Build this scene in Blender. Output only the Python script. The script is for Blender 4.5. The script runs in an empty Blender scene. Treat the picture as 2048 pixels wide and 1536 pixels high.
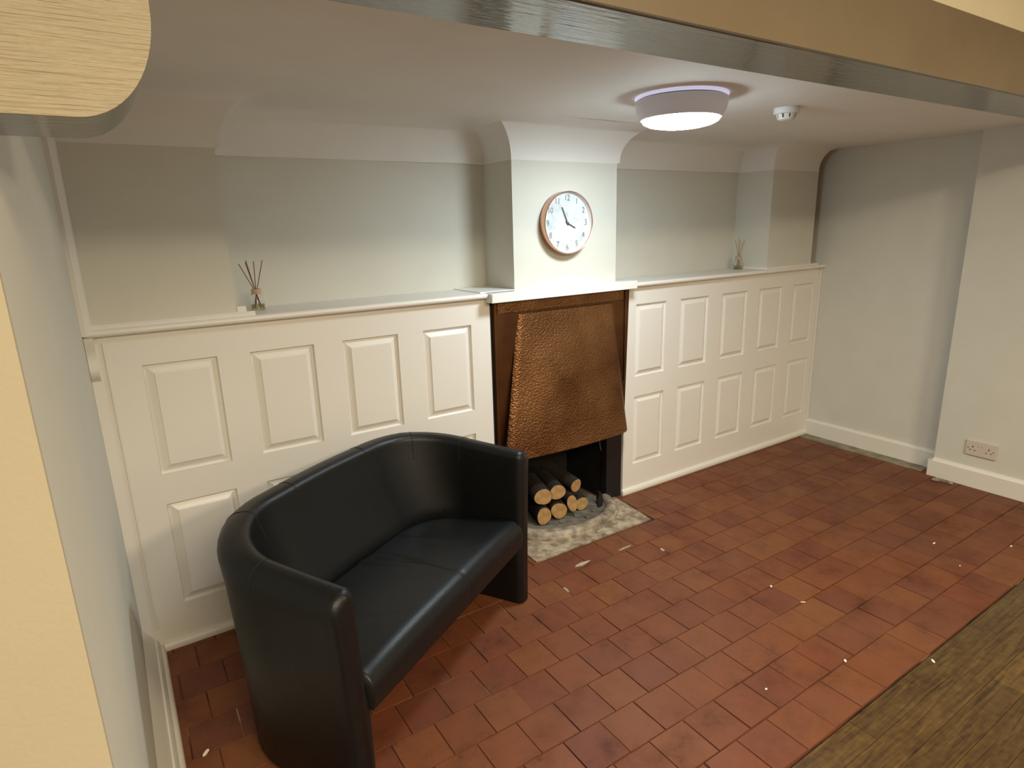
import bpy, bmesh, math, random
from mathutils import Vector, Matrix, Euler
random.seed(7)
PI = math.pi
C = bpy.context.scene.collection
SC = bpy.context.scene

# ------------------------------------------------------------------ camera
cam_d = bpy.data.cameras.new('camera'); cam = bpy.data.objects.new('camera', cam_d); C.objects.link(cam)
cam_d.sensor_width = 36.0; cam_d.lens = 1236.81 / 2048 * 36.0; cam_d.clip_start = 0.02
cam.location = (-0.67354, -2.38714, 1.49268)
cam.rotation_euler = (1.320045, 0.026933, -0.579678)
SC.camera = cam

# ------------------------------------------------------------------ world, lights, exposure
SC.view_settings.view_transform = 'Standard'; SC.view_settings.look = 'None'
SC.view_settings.gamma = 1.0; SC.view_settings.use_curve_mapping = False
SC.view_settings.exposure = 0.35
w = bpy.data.worlds.new('world'); SC.world = w; w.use_nodes = True
w.node_tree.nodes['Background'].inputs[0].default_value = (1.0, 0.86, 0.66, 1)
w.node_tree.nodes['Background'].inputs[1].default_value = 0.05

def area(name, loc, rot, size, power, col):
    d = bpy.data.lights.new(name, 'AREA'); d.shape = 'DISK'; d.size = size; d.energy = power; d.color = col
    o = bpy.data.objects.new(name, d); o.location = loc; o.rotation_euler = rot; C.objects.link(o); return o
LAMP_C = (1.181, -0.697)
# the room's own warm ceiling lamps, in the room the photographer stands in
area('room_ceiling_light', (-0.35, -3.55, 2.36), (0, 0, 0), 1.5, 76, (1.0, 0.84, 0.60))
area('room_ceiling_light', (1.15, -3.95, 2.36), (0, 0, 0), 0.75, 78, (1.0, 0.84, 0.60))

# ------------------------------------------------------------------ materials
def mat(name, base, rough=0.5, metal=0.0, spec=0.5, var=0.0, vscale=6.0, bump=0.0, bscale=80.0, coat=0.0, emit=None, estr=0.0, stretch=None):
    m = bpy.data.materials.new(name); m.use_nodes = True
    nt = m.node_tree; N = nt.nodes; L = nt.links; b = N['Principled BSDF']
    b.inputs['Base Color'].default_value = (*base, 1); b.inputs['Roughness'].default_value = rough
    b.inputs['Metallic'].default_value = metal; b.inputs['Specular IOR Level'].default_value = spec
    b.inputs['Coat Weight'].default_value = coat
    tc = N.new('ShaderNodeTexCoord'); mp = N.new('ShaderNodeMapping'); L.new(tc.outputs['Object'], mp.inputs[0])
    if stretch: mp.inputs['Scale'].default_value = stretch
    if var > 0:
        n = N.new('ShaderNodeTexNoise'); n.inputs['Scale'].default_value = vscale; n.inputs['Detail'].default_value = 6
        L.new(mp.outputs[0], n.inputs['Vector'])
        r = N.new('ShaderNodeValToRGB'); r.color_ramp.elements[0].position = .3; r.color_ramp.elements[1].position = .7
        r.color_ramp.elements[0].color = (*[c * (1 - var) for c in base], 1)
        r.color_ramp.elements[1].color = (*[min(1, c * (1 + var)) for c in base], 1)
        L.new(n.outputs['Fac'], r.inputs[0]); L.new(r.outputs[0], b.inputs['Base Color'])
    if bump > 0:
        n2 = N.new('ShaderNodeTexNoise'); n2.inputs['Scale'].default_value = bscale; n2.inputs['Detail'].default_value = 4
        L.new(mp.outputs[0], n2.inputs['Vector'])
        bp = N.new('ShaderNodeBump'); bp.inputs['Strength'].default_value = bump; bp.inputs['Distance'].default_value = 0.003
        L.new(n2.outputs['Fac'], bp.inputs['Height']); L.new(bp.outputs[0], b.inputs['Normal'])
    if emit:
        b.inputs['Emission Color'].default_value = (*emit, 1); b.inputs['Emission Strength'].default_value = estr
    return m

M = {}
M['wall'] = mat('painted_wall', (0.635, 0.625, 0.555), 0.75, var=.02, bump=.12, bscale=160)
M['ceiling'] = mat('ceiling_paint', (0.77, 0.755, 0.72), 0.8, var=.02, bump=.1, bscale=120)
M['cream_lit'] = mat('cream_wall_lit', (0.86, 0.78, 0.58), 0.7, var=.02, bump=.12, bscale=160)  # same cream as the room wall, lightened to paint in brighter light
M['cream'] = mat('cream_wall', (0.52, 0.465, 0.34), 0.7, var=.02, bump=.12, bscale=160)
M['white'] = mat('white_satin_paint', (0.80, 0.77, 0.72), 0.35, bump=.03, bscale=60)
M['mantelw'] = mat('white_gloss_paint', (0.80, 0.80, 0.78), 0.3)
M['skirt'] = mat('skirting_paint', (0.76, 0.73, 0.66), 0.4)
M['creamwood'] = mat('brushed_cream_paint', (0.44, 0.38, 0.26), 0.5, var=.04, vscale=4, bump=1.0, bscale=5, stretch=(2.5, 2.5, 55))
M['beamfront'] = mat('tan_gloss_paint', (0.24, 0.19, 0.125), 0.25, var=.05, bump=.1, bscale=30)
M['beam'] = mat('grey_gloss_paint', (0.13, 0.125, 0.10), 0.06, bump=.3, bscale=16, spec=.8, stretch=(.35, 6, 6))
M['cornerband'] = mat('grey_band_paint', (0.26, 0.24, 0.18), 0.5, var=.06)
M['leather'] = mat('black_leather', (0.006, 0.0068, 0.0075), 0.40, var=.1, vscale=20, bump=.2, bscale=260, spec=.36)
M['seam'] = mat('dark_stitching', (0.006, 0.006, 0.006), 0.8)
M['black'] = mat('soot_black', (0.006, 0.005, 0.005), 0.8, var=.4, vscale=9, bump=.5, bscale=40)
M['jamb'] = mat('black_painted_jamb', (0.009, 0.007, 0.009), 0.5)
M['bark'] = mat('bark', (0.017, 0.0085, 0.005), 0.9, var=.45, vscale=14, bump=1.0, bscale=50, stretch=(4, 4, 1))
M['glass'] = mat('clear_glass', (1, 1, 1), 0.02)
M['glass'].node_tree.nodes['Principled BSDF'].inputs['Transmission Weight'].default_value = 1.0
M['glass'].node_tree.nodes['Principled BSDF'].inputs['IOR'].default_value = 1.3
M['oil'] = mat('yellow_green_oil', (0.62, 0.56, 0.22), 0.05)
M['oil'].node_tree.nodes['Principled BSDF'].inputs['Transmission Weight'].default_value = .75
M['reed'] = mat('reed', (0.19, 0.075, 0.035), 0.7, var=.15, vscale=30)
M['reedpale'] = mat('pale_reed', (0.36, 0.24, 0.10), 0.7, var=.15, vscale=30)
M['collar'] = mat('pale_wood_collar', (0.48, 0.33, 0.22), 0.6, var=.1, vscale=40)
M['rose'] = mat('rose_copper_metal', (0.64, 0.37, 0.26), 0.22, metal=1.0)
M['handm'] = mat('clock_hand_metal', (0.14, 0.12, 0.09), 0.35, metal=.6)
M['num'] = mat('grey_numeral_ink', (0.15, 0.15, 0.145), 0.6)
M['plastic'] = mat('white_plastic', (0.75, 0.75, 0.74), 0.4)
M['plasticgrey'] = mat('translucent_lamp_body', (0.50, 0.48, 0.49), 0.45, emit=(.9, .87, .93), estr=.09)
M['lens'] = mat('lit_lamp_lens', (1, 1, 1), 0.4, emit=(0.85, 0.98, 1.04), estr=77.0)
M['ring'] = mat('lit_lamp_base_ring', (0.7, 0.68, 0.85), 0.4, emit=(0.78, 0.77, 1.0), estr=.4)
M['socket'] = mat('socket_plastic', (0.60, 0.53, 0.46), 0.4)
M['dark'] = mat('dark_hole', (0.02, 0.02, 0.02), 0.8)
M['greyplastic'] = mat('vent_slot_grey', (0.10, 0.10, 0.10), 0.7)
M['fleck'] = mat('white_fleck', (0.8, 0.76, 0.66), 0.7)
M['rubble'] = mat('grey_rubble', (0.28, 0.26, 0.19), 0.9, var=.4, vscale=60, bump=.6)
M['concrete'] = mat('rough_concrete', (0.26, 0.225, 0.16), 0.85, var=.35, vscale=14, bump=.8, bscale=60)
M['mortar'] = mat('pale_mortar', (0.40, 0.32, 0.24), 0.9, var=.3, vscale=60, bump=.6, bscale=90)
M['cable'] = mat('grey_cable', (0.12, 0.12, 0.12), 0.5)
M['kerb'] = mat('worn_kerb_stone', (0.27, 0.215, 0.155), 0.42, var=.6, vscale=22, bump=1.0, bscale=34)
M['ash'] = mat('grey_firebrick', (0.135, 0.118, 0.09), 0.9, var=.35, vscale=20, bump=.8, bscale=50)

def ramp(nt, src, stops):
    r = nt.nodes.new('ShaderNodeValToRGB'); e = r.color_ramp.elements
    while len(e) > 1: e.remove(e[-1])
    e[0].position = stops[0][0]; e[0].color = (*stops[0][1], 1)
    for p, c in stops[1:]:
        x = e.new(p); x.color = (*c, 1)
    nt.links.new(src, r.inputs[0]); return r

def m_slab():
    m = mat('stained_stone', (.4, .34, .25), .75, bump=.7, bscale=70); nt = m.node_tree; b = nt.nodes['Principled BSDF']
    tc = nt.nodes.new('ShaderNodeTexCoord'); n = nt.nodes.new('ShaderNodeTexNoise'); n.inputs['Scale'].default_value = 16; n.inputs['Detail'].default_value = 9
    n.inputs['Roughness'].default_value = .7
    nt.links.new(tc.outputs['Object'], n.inputs['Vector'])
    r = ramp(nt, n.outputs['Fac'], [(.34, (.09, .07, .045)), (.46, (.24, .185, .12)), (.58, (.44, .35, .24)), (.75, (.55, .46, .33))])
    nt.links.new(r.outputs[0], b.inputs['Base Color']); return m
M['slab'] = m_slab()

def m_tile():
    m = mat('red_quarry_tile', (.2, .07, .03), .5, spec=.35); nt = m.node_tree; N = nt.nodes; L = nt.links; b = N['Principled BSDF']
    at = N.new('ShaderNodeAttribute'); at.attribute_name = 'tile_tone'
    tc = N.new('ShaderNodeTexCoord')
    n = N.new('ShaderNodeTexNoise'); n.inputs['Scale'].default_value = 7; n.inputs['Detail'].default_value = 11; n.inputs['Roughness'].default_value = .72
    L.new(tc.outputs['Object'], n.inputs['Vector'])
    r = ramp(nt, at.outputs['Fac'], [(0, (.135, .039, .019)), (.35, (.158, .046, .018)), (.7, (.170, .052, .018)), (1, (.182, .061, .019))])
    r2 = ramp(nt, n.outputs['Fac'], [(.30, (.30, .27, .24)), (.40, (.78, .75, .72)), (.52, (1, 1, 1)), (.68, (1.12, 1.1, 1.08))])
    mx = N.new('ShaderNodeMix'); mx.data_type = 'RGBA'; mx.blend_type = 'MULTIPLY'; mx.inputs[0].default_value = .9
    L.new(r.outputs[0], mx.inputs[6]); L.new(r2.outputs[0], mx.inputs[7])
    n3 = N.new('ShaderNodeTexNoise'); n3.inputs['Scale'].default_value = 2.3; n3.inputs['Detail'].default_value = 5
    L.new(tc.outputs['Object'], n3.inputs['Vector'])
    r3 = ramp(nt, n3.outputs['Fac'], [(.42, (0, 0, 0)), (.62, (1, 1, 1))])
    mx2 = N.new('ShaderNodeMix'); mx2.data_type = 'RGBA'; mx2.inputs[7].default_value = (.175, .074, .036, 1)
    ml = N.new('ShaderNodeMath'); ml.operation = 'MULTIPLY'; ml.inputs[1].default_value = .35
    L.new(r3.outputs[0], ml.inputs[0]); L.new(ml.outputs[0], mx2.inputs[0]); L.new(mx.outputs[2], mx2.inputs[6])
    L.new(mx2.outputs[2], b.inputs['Base Color'])
    rr = ramp(nt, n.outputs['Fac'], [(.3, (.68, .68, .68)), (.7, (.46, .46, .46))]); L.new(rr.outputs[0], b.inputs['Roughness'])
    nb = N.new('ShaderNodeTexNoise'); nb.inputs['Scale'].default_value = 55; nb.inputs['Detail'].default_value = 4
    L.new(tc.outputs['Object'], nb.inputs['Vector'])
    bp = N.new('ShaderNodeBump'); bp.inputs['Strength'].default_value = .35; bp.inputs['Distance'].default_value = .002
    L.new(nb.outputs['Fac'], bp.inputs['Height']); L.new(bp.outputs[0], b.inputs['Normal']); return m
M['tile'] = m_tile()

def m_grout():
    m = mat('tile_grout', (.1, .06, .04), .9); nt = m.node_tree; b = nt.nodes['Principled BSDF']
    tc = nt.nodes.new('ShaderNodeTexCoord'); n = nt.nodes.new('ShaderNodeTexNoise'); n.inputs['Scale'].default_value = 5; n.inputs['Detail'].default_value = 6
    nt.links.new(tc.outputs['Object'], n.inputs['Vector'])
    r = ramp(nt, n.outputs['Fac'], [(.36, (.022, .011, .007)), (.46, (.085, .030, .014)), (.60, (.13, .042, .018)), (.68, (.34, .20, .13))])
    nt.links.new(r.outputs[0], b.inputs['Base Color']); return m
M['grout'] = m_grout()

def m_oak():
    m = mat('worn_oak_boards', (.2, .12, .04), .4); nt = m.node_tree; N = nt.nodes; L = nt.links; b = N['Principled BSDF']
    at = N.new('ShaderNodeAttribute'); at.attribute_name = 'tile_tone'
    tc = N.new('ShaderNodeTexCoord'); mp = N.new('ShaderNodeMapping'); mp.inputs['Scale'].default_value = (1.0, 16, 1)
    L.new(tc.outputs['Object'], mp.inputs[0])
    n = N.new('ShaderNodeTexNoise'); n.inputs['Scale'].default_value = 5; n.inputs['Detail'].default_value = 9; n.inputs['Distortion'].default_value = 1.1
    L.new(mp.outputs[0], n.inputs['Vector'])
    n2 = N.new('ShaderNodeTexNoise'); n2.inputs['Scale'].default_value = 40; n2.inputs['Detail'].default_value = 8
    L.new(tc.outputs['Object'], n2.inputs['Vector'])
    ad = N.new('ShaderNodeMath'); ad.operation = 'MULTIPLY_ADD'; ad.inputs[1].default_value = .35
    L.new(n2.outputs['Fac'], ad.inputs[0]); 
    a2 = N.new('ShaderNodeMath'); a2.operation = 'MULTIPLY'; a2.inputs[1].default_value = .65
    L.new(n.outputs['Fac'], a2.inputs[0]); L.new(a2.outputs[0], ad.inputs[2])
    r = ramp(nt, ad.outputs[0], [(.34, (.045, .022, .008)), (.46, (.085, .045, .013)), (.56, (.115, .066, .018)), (.68, (.155, .10, .032))])
    r2 = ramp(nt, at.outputs['Fac'], [(0, (.72, .72, .74)), (1, (1.1, 1.08, 1.0))])
    mx = N.new('ShaderNodeMix'); mx.data_type = 'RGBA'; mx.blend_type = 'MULTIPLY'; mx.inputs[0].default_value = 1
    L.new(r.outputs[0], mx.inputs[6]); L.new(r2.outputs[0], mx.inputs[7]); L.new(mx.outputs[2], b.inputs['Base Color'])
    bp = N.new('ShaderNodeBump'); bp.inputs['Strength'].default_value = .4; bp.inputs['Distance'].default_value = .002
    L.new(ad.outputs[0], bp.inputs['Height']); L.new(bp.outputs[0], b.inputs['Normal']); return m
M['oak'] = m_oak()

def m_copper(name, c0, c1, hammer=True):
    m = mat(name, c1, .42, metal=1.0); nt = m.node_tree; N = nt.nodes; L = nt.links; b = N['Principled BSDF']
    tc = N.new('ShaderNodeTexCoord')
    n = N.new('ShaderNodeTexNoise'); n.inputs['Scale'].default_value = 4; n.inputs['Detail'].default_value = 7
    L.new(tc.outputs['Object'], n.inputs['Vector'])
    r = ramp(nt, n.outputs['Fac'], [(.35, c0), (.68, c1)]); L.new(r.outputs[0], b.inputs['Base Color'])
    if hammer:
        mp = N.new('ShaderNodeMapping'); mp.inputs['Scale'].default_value = (1, .3, 1.15); L.new(tc.outputs['Object'], mp.inputs[0])
        nz = N.new('ShaderNodeTexNoise'); nz.inputs['Scale'].default_value = 14; L.new(mp.outputs[0], nz.inputs['Vector'])
        va = N.new('ShaderNodeMix'); va.data_type = 'VECTOR'; va.inputs[0].default_value = .006
        L.new(mp.outputs[0], va.inputs[4]); L.new(nz.outputs['Color'], va.inputs[5])
        v = N.new('ShaderNodeTexVoronoi'); v.feature = 'SMOOTH_F1'; v.inputs['Scale'].default_value = 100; v.inputs['Smoothness'].default_value = .45
        L.new(va.outputs[1], v.inputs['Vector'])
        bp = N.new('ShaderNodeBump'); bp.invert = True; bp.inputs['Strength'].default_value = .6; bp.inputs['Distance'].default_value = .0035
        L.new(v.outputs['Distance'], bp.inputs['Height']); L.new(bp.outputs[0], b.inputs['Normal'])
    return m
M['copper'] = m_copper('hammered_copper', (.17, .078, .036), (.34, .18, .085))
M['copperflat'] = m_copper('dark_aged_copper', (.10, .045, .022), (.20, .095, .045), False)
M['copperflat'].node_tree.nodes['Principled BSDF'].inputs['Roughness'].default_value = .42

def m_marble():
    m = mat('marble_dial', (.8, .8, .8), .35); nt = m.node_tree; N = nt.nodes; L = nt.links; b = N['Principled BSDF']
    tc = N.new('ShaderNodeTexCoord'); n = N.new('ShaderNodeTexNoise'); n.inputs['Scale'].default_value = 13; n.inputs['Detail'].default_value = 8; n.inputs['Distortion'].default_value = 1.5
    L.new(tc.outputs['Object'], n.inputs['Vector'])
    r = ramp(nt, n.outputs['Fac'], [(.30, (.44, .47, .48)), (.44, (.60, .63, .64)), (.55, (.66, .69, .70))]); L.new(r.outputs[0], b.inputs['Base Color']); return m
M['marble'] = m_marble()

def m_logend():
    m = mat('sawn_log_end', (.5, .3, .12), .8); nt = m.node_tree; N = nt.nodes; L = nt.links; b = N['Principled BSDF']
    tc = N.new('ShaderNodeTexCoord'); wv = N.new('ShaderNodeTexWave'); wv.wave_type = 'RINGS'; wv.rings_direction = 'Z'
    wv.inputs['Scale'].default_value = 42; wv.inputs['Distortion'].default_value = 3; wv.inputs['Detail'].default_value = 3; wv.inputs['Detail Scale'].default_value = 1.2
    L.new(tc.outputs['Object'], wv.inputs['Vector'])
    n = N.new('ShaderNodeTexNoise'); n.inputs['Scale'].default_value = 26; n.inputs['Detail'].default_value = 6; L.new(tc.outputs['Object'], n.inputs['Vector'])
    r = ramp(nt, wv.outputs['Color'], [(0, (.36, .205, .075)), (1, (.60, .38, .16))])
    r2 = ramp(nt, n.outputs['Fac'], [(.3, (.55, .5, .42)), (.6, (1, 1, 1))])
    mx = N.new('ShaderNodeMix'); mx.data_type = 'RGBA'; mx.blend_type = 'MULTIPLY'; mx.inputs[0].default_value = .8
    L.new(r.outputs[0], mx.inputs[6]); L.new(r2.outputs[0], mx.inputs[7]); L.new(mx.outputs[2], b.inputs['Base Color']); return m
M['logend'] = m_logend()

# ------------------------------------------------------------------ helpers
def link_mesh(name, bm, m, parent=None, smooth=False):
    bmesh.ops.recalc_face_normals(bm, faces=bm.faces[:])
    me = bpy.data.meshes.new(name); bm.to_mesh(me); bm.free()
    for x in (m if isinstance(m, (list, tuple)) else [m]): me.materials.append(x)
    if smooth:
        for p in me.polygons: p.use_smooth = True
        if smooth != 'all': me.set_sharp_from_angle(angle=math.radians(38))
    o = bpy.data.objects.new(name, me); C.objects.link(o)
    if parent: o.parent = parent
    return o
def thing(name, label, cat, loc=(0, 0, 0), rotz=0, group=None):
    o = bpy.data.objects.new(name, None); C.objects.link(o); o.location = loc; o.rotation_euler = (0, 0, rotz)
    o.empty_display_size = .05
    return tag(o, label, cat, group)
def tag(o, label, cat, group=None):
    o['label'] = label; o['category'] = cat
    if group: o['group'] = group
    return o
def struct(o, label=None, cat=None):
    o['kind'] = 'structure'
    if label: o['label'] = label
    if cat: o['category'] = cat
    return o
def box(bm, x0, x1, y0, y1, z0, z1, bev=0):
    r = bmesh.ops.create_cube(bm, size=1.0)
    vs = r['verts']
    bmesh.ops.scale(bm, vec=(x1 - x0, y1 - y0, z1 - z0), verts=vs)
    bmesh.ops.translate(bm, vec=((x0 + x1) / 2, (y0 + y1) / 2, (z0 + z1) / 2), verts=vs)
    if bev:
        es = list({e for v in vs for e in v.link_edges})
        bmesh.ops.bevel(bm, geom=es, offset=bev, segments=2, affect='EDGES', profile=.5)
def BM(): return bmesh.new()
def quad(bm, *ps):
    return bm.faces.new([bm.verts.new(p) for p in ps])
def lathe(bm, prof, seg=48, c=(0, 0, 0), axis='z', cap=True):
    rings = []
    for r, h in prof:
        ring = []
        for k in range(seg):
            t = 2 * PI * k / seg
            if axis == 'z': p = (c[0] + r * math.cos(t), c[1] + r * math.sin(t), c[2] + h)
            else: p = (c[0] + r * math.cos(t), c[1] - h, c[2] + r * math.sin(t))   # axis -y
            ring.append(bm.verts.new(p))
        rings.append(ring)
    for a, b in zip(rings, rings[1:]):
        for k in range(seg): bm.faces.new((a[k], a[(k + 1) % seg], b[(k + 1) % seg], b[k]))
    if cap: bm.faces.new(rings[0]); bm.faces.new(rings[-1])
def prism(bm, pts, f0, f1):
    """extrude outline pts (2D) between f0(p) and f1(p) (3D)"""
    a = [bm.verts.new(f0(p)) for p in pts]; b = [bm.verts.new(f1(p)) for p in pts]
    n = len(pts)
    for k in range(n): bm.faces.new((a[k], a[(k + 1) % n], b[(k + 1) % n], b[k]))
    bm.faces.new(a); bm.faces.new(b)
def prism_x(bm, yz, x0, x1): prism(bm, yz, lambda p: (x0, p[0], p[1]), lambda p: (x1, p[0], p[1]))
def prism_y(bm, xz, y0, y1): prism(bm, xz, lambda p: (p[0], y0, p[1]), lambda p: (p[0], y1, p[1]))
def prism_z(bm, xy, z0, z1): prism(bm, xy, lambda p: (p[0], p[1], z0), lambda p: (p[0], p[1], z1))
def tube(bm, pts, r, seg=8):
    pts = [Vector(p) for p in pts]; rings = []
    for i, p in enumerate(pts):
        d = (pts[min(i + 1, len(pts) - 1)] - pts[max(i - 1, 0)]).normalized()
        a = d.orthogonal().normalized() if i == 0 else (a - d * a.dot(d)).normalized()
        b = d.cross(a)
        rings.append([bm.verts.new(p + (a * math.cos(2 * PI * k / seg) + b * math.sin(2 * PI * k / seg)) * r) for k in range(seg)])
    for s, t in zip(rings, rings[1:]):
        for k in range(seg): bm.faces.new((s[k], s[(k + 1) % seg], t[(k + 1) % seg], t[k]))
    bm.faces.new(rings[0]); bm.faces.new(rings[-1])
def sweep_xy(bm, poly, prof, closed=False):
    """sweep profile [(offset to the room side, z)] along plan polyline with mitres"""
    n = len(poly); offs = []
    for i in range(n):
        ns = []
        for a, b in ((i - 1, i), (i, i + 1)):
            if a < 0 or b >= n: continue
            d = Vector((poly[b][0] - poly[a][0], poly[b][1] - poly[a][1])).normalized(); ns.append(Vector((d.y, -d.x)))
        if len(ns) == 1: offs.append(ns[0])
        else: offs.append((ns[0] + ns[1]) / (1 + ns[0].dot(ns[1])))
    rows = [[bm.verts.new((poly[i][0] + offs[i].x * o, poly[i][1] + offs[i].y * o, z)) for o, z in prof] for i in range(n)]
    for a, b in zip(rows, rows[1:]):
        for k in range(len(prof) - 1): bm.faces.new((a[k], a[k + 1], b[k + 1], b[k]))
    return rows

# ------------------------------------------------------------------ the setting
XL, XR, XP = -0.76, 3.354, 3.235
YF, YB = -1.605, -1.372            # edge of the tiles; nook side of the beam
ZC = 1.932
def zc(x): return 1.932 if x < 1.3 else 1.932 - .01415 * (x - 1.3)        # the old ceiling drops slightly to the right
SH_L, SH_R = 1.205, 1.188
# tiled floor: real tiles on a grout bed, half-bonded, 142.5 mm pitch
bm = BM(); lay = bm.faces.layers.float.new('tile_tone')
P = .1425; rows_y0 = -1.605
k = 0
HX0, HX1, HY0 = .775, 1.515, -.308
for r in range(12):
    y0 = rows_y0 + P * r; y1 = y0 + P
    off = (.0355 if r % 2 == 1 else .107) - 6 * P
    for c in range(31):
        x0 = off + P * c + random.uniform(-.002, .002); x1 = x0 + P
        if x0 > 3.25: continue
        g = random.uniform(.0004, .0015)
        X0, X1, Y0, Y1 = x0 + g, x1 - g, y0 + g + random.uniform(0, .001), min(y1 - g, .05)
        if X1 < XL or X0 > XR: continue
        # cut around the stone hearth slab
        if Y1 > HY0 and X1 > HX0 and X0 < HX1:
            if X0 < HX0 - .02: X1 = HX0 - .003
            elif X1 > HX1 + .02: X0 = HX1 + .003
            elif Y0 < HY0 - .02: Y1 = HY0 - .003
            else: continue
        X1 = min(X1, 3.238 + random.uniform(-.006, .006)) if X1 > 3.238 and y0 > -.78 else X1
        if X1 - X0 < .01: continue
        z = random.uniform(-.0008, .0008); tx, ty = random.uniform(-.0008, .0008), random.uniform(-.0008, .0008)
        b = .0014
        top = [(X0 + b, Y0 + b, z + tx), (X1 - b, Y0 + b, z - tx), (X1 - b, Y1 - b, z - tx + ty), (X0 + b, Y1 - b, z + ty)]
        low = [(X0, Y0, -.005), (X1, Y0, -.005), (X1, Y1, -.005), (X0, Y1, -.005)]
        tv = [bm.verts.new(p) for p in top]; lv = [bm.verts.new(p) for p in low]
        tone = random.random()
        for f in [bm.faces.new(tv)] + [bm.faces.new((tv[i], tv[(i + 1) % 4], lv[(i + 1) % 4], lv[i])) for i in range(4)]:
            f[lay] = tone; f.material_index = 0
n0 = len(bm.faces)
for f in bm.faces: pass
q = quad(bm, (XL, YF, -.0035), (XR + .2, YF, -.0035), (XR + .2, .4, -.0035), (XL, .4, -.0035)); q.material_index = 1
fl = struct(link_mesh('floor', bm, [M['tile'], M['grout']]), 'red quarry tile floor of the fireplace alcove, laid half-bonded', 'floor')
# boarded floor of the room
bm = BM(); lay = bm.faces.layers.float.new('tile_tone')
y = YF - .006; W_ = .0845
j = 0
while y > -6.2:
    x = -4 - random.uniform(0, 1)
    while x < 6:
        ln = random.uniform(1.4, 2.6); g = .0008; z = random.uniform(-.0004, .0004) - .002
        t = [bm.verts.new(p) for p in ((x + g, y - W_ + g, z), (x + ln - g, y - W_ + g, z), (x + ln - g, y - g, z), (x + g, y - g, z))]
        l_ = [bm.verts.new(p) for p in ((x, y - W_, -.008), (x + ln, y - W_, -.008), (x + ln, y, -.008), (x, y, -.008))]
        tone = random.random()
        for f in [bm.faces.new(t)] + [bm.faces.new((t[i], t[(i + 1) % 4], l_[(i + 1) % 4], l_[i])) for i in range(4)]: f[lay] = tone
        x += ln
    y -= W_
struct(link_mesh('floor_boards', bm, M['oak']), 'worn brown oak board floor of the room in front of the alcove', 'floor')
bm = BM(); box(bm, -4.2, 6, -6.4, .6, -.06, -.009); struct(link_mesh('floor_base', bm, M['grout']))
# concrete strip along the right wall
bm = BM()
n = 16; pts = []
for i in range(n + 1):
    yy = -.02 - .79 * i / n; pts.append((3.252 - .014 * i / n + random.uniform(-.006, .006), yy))
poly = pts + [(XR, -.81), (XR, -.02)]
prism_z(bm, poly, -.004, .0025)
struct(link_mesh('trim_1', bm, M['concrete']), 'strip of bare grey concrete between the tiles and the right skirting', 'floor strip')

# walls of the nook
PLAN = [(XL, 0), (-.295, 0), (-.295, .25), (.894, .25), (.894, 0), (1.512, 0), (1.512, .25), (2.76, .25), (2.76, 0), (3.225, 0), (3.225, .25), (XR + .01, .25)]
bm = BM(); sweep_xy(bm, PLAN, [(0, 1.1835), (0, 1.94)])
ledge = [(0, .0)]
struct(link_mesh('wall_back', bm, M['wall']), 'grey-green painted back wall with chimney breast and recesses', 'wall')
bm = BM(); box(bm, XL - .4, XR + .4, .42, .5, -.01, 2.6); struct(link_mesh('wall_outer', bm, M['wall']))
# cove between walls and ceiling
bm = BM()
# per wall segment: (reach of the cove, lip at its foot)
SEG = [(.135, .001), (.13, .018), (.145, .018), (.175, .001), (.135, .001), (.13, .018), (.135, .018), (.12, .001), (.125, .001)]
def cove_prof(seg):
    R_, lip = seg; out = [(0, 1.772), (lip * .9, 1.774), (lip, 1.782)]
    for i in range(0, 15):
        t = (PI / 2) * i / 14; out.append((lip + R_ * (1 - math.cos(t)), math.sin(t)))
    out.append((lip + R_ + .03, 1.012))
    return out
cp = PLAN[:10]; rows = []
for i in range(len(cp)):
    segs = [k for k in (i - 1, i) if 0 <= k < len(SEG)]
    row = []
    for m_ in range(19):
        p = Vector(cp[i])
        for k in segs:
            d = (Vector(cp[k + 1]) - Vector(cp[k])).normalized(); n_ = Vector((d.y, -d.x)); p = p + n_ * cove_prof(SEG[k])[m_][0]
        z = cove_prof(SEG[segs[0]])[m_][1]
        if m_ >= 3: z = 1.784 + (zc(p.x) - .0002 - 1.784) * z
        row.append(bm.verts.new((p.x, p.y, z)))
    rows.append(row)
for a, b in zip(rows, rows[1:]):
    for k in range(18): bm.faces.new((a[k], a[k + 1], b[k + 1], b[k]))
c0 = bm.verts.new((3.225, 0, zc(3.2))); bm.faces.new(rows[-1] + [c0])
struct(link_mesh('trim_2', bm, M['ceiling'], smooth=True), 'pale concave cove between the back wall and the low ceiling', 'cove')
bm = BM(); prism_y(bm, [(XL - .3, zc(0)), (1.3, zc(0)), (XR + .4, zc(XR + .4)), (XR + .4, 2.0), (XL - .3, 2.0)], YB - .02, .45); struct(link_mesh('ceiling', bm, M['ceiling']), 'low pale ceiling of the alcove', 'ceiling')
# left side wall: pale grey inside face, its room end painted cream
bm = BM(); box(bm, XL - .4, XL, -1.57, .5, -.01, 2.0)
struct(link_mesh('wall_left', bm, M['wall']), 'pale grey left side wall of the alcove', 'wall')
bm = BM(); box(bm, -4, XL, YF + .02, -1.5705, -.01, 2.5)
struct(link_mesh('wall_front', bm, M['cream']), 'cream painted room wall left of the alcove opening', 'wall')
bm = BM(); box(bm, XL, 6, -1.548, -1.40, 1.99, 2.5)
struct(link_mesh('wall_above', bm, M['cream_lit']), 'cream room wall above the beam, stronger light painted into its colour', 'wall')
# right wall with pier
bm = BM(); box(bm, XR, XR + .3, -.872, .5, -.01, 2.0); box(bm, XP, XP + .5, -6.4, -.872, -.01, 2.5)
struct(link_mesh('wall_right', bm, M['wall']), 'grey painted right wall with a pier standing forward', 'wall')
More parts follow.
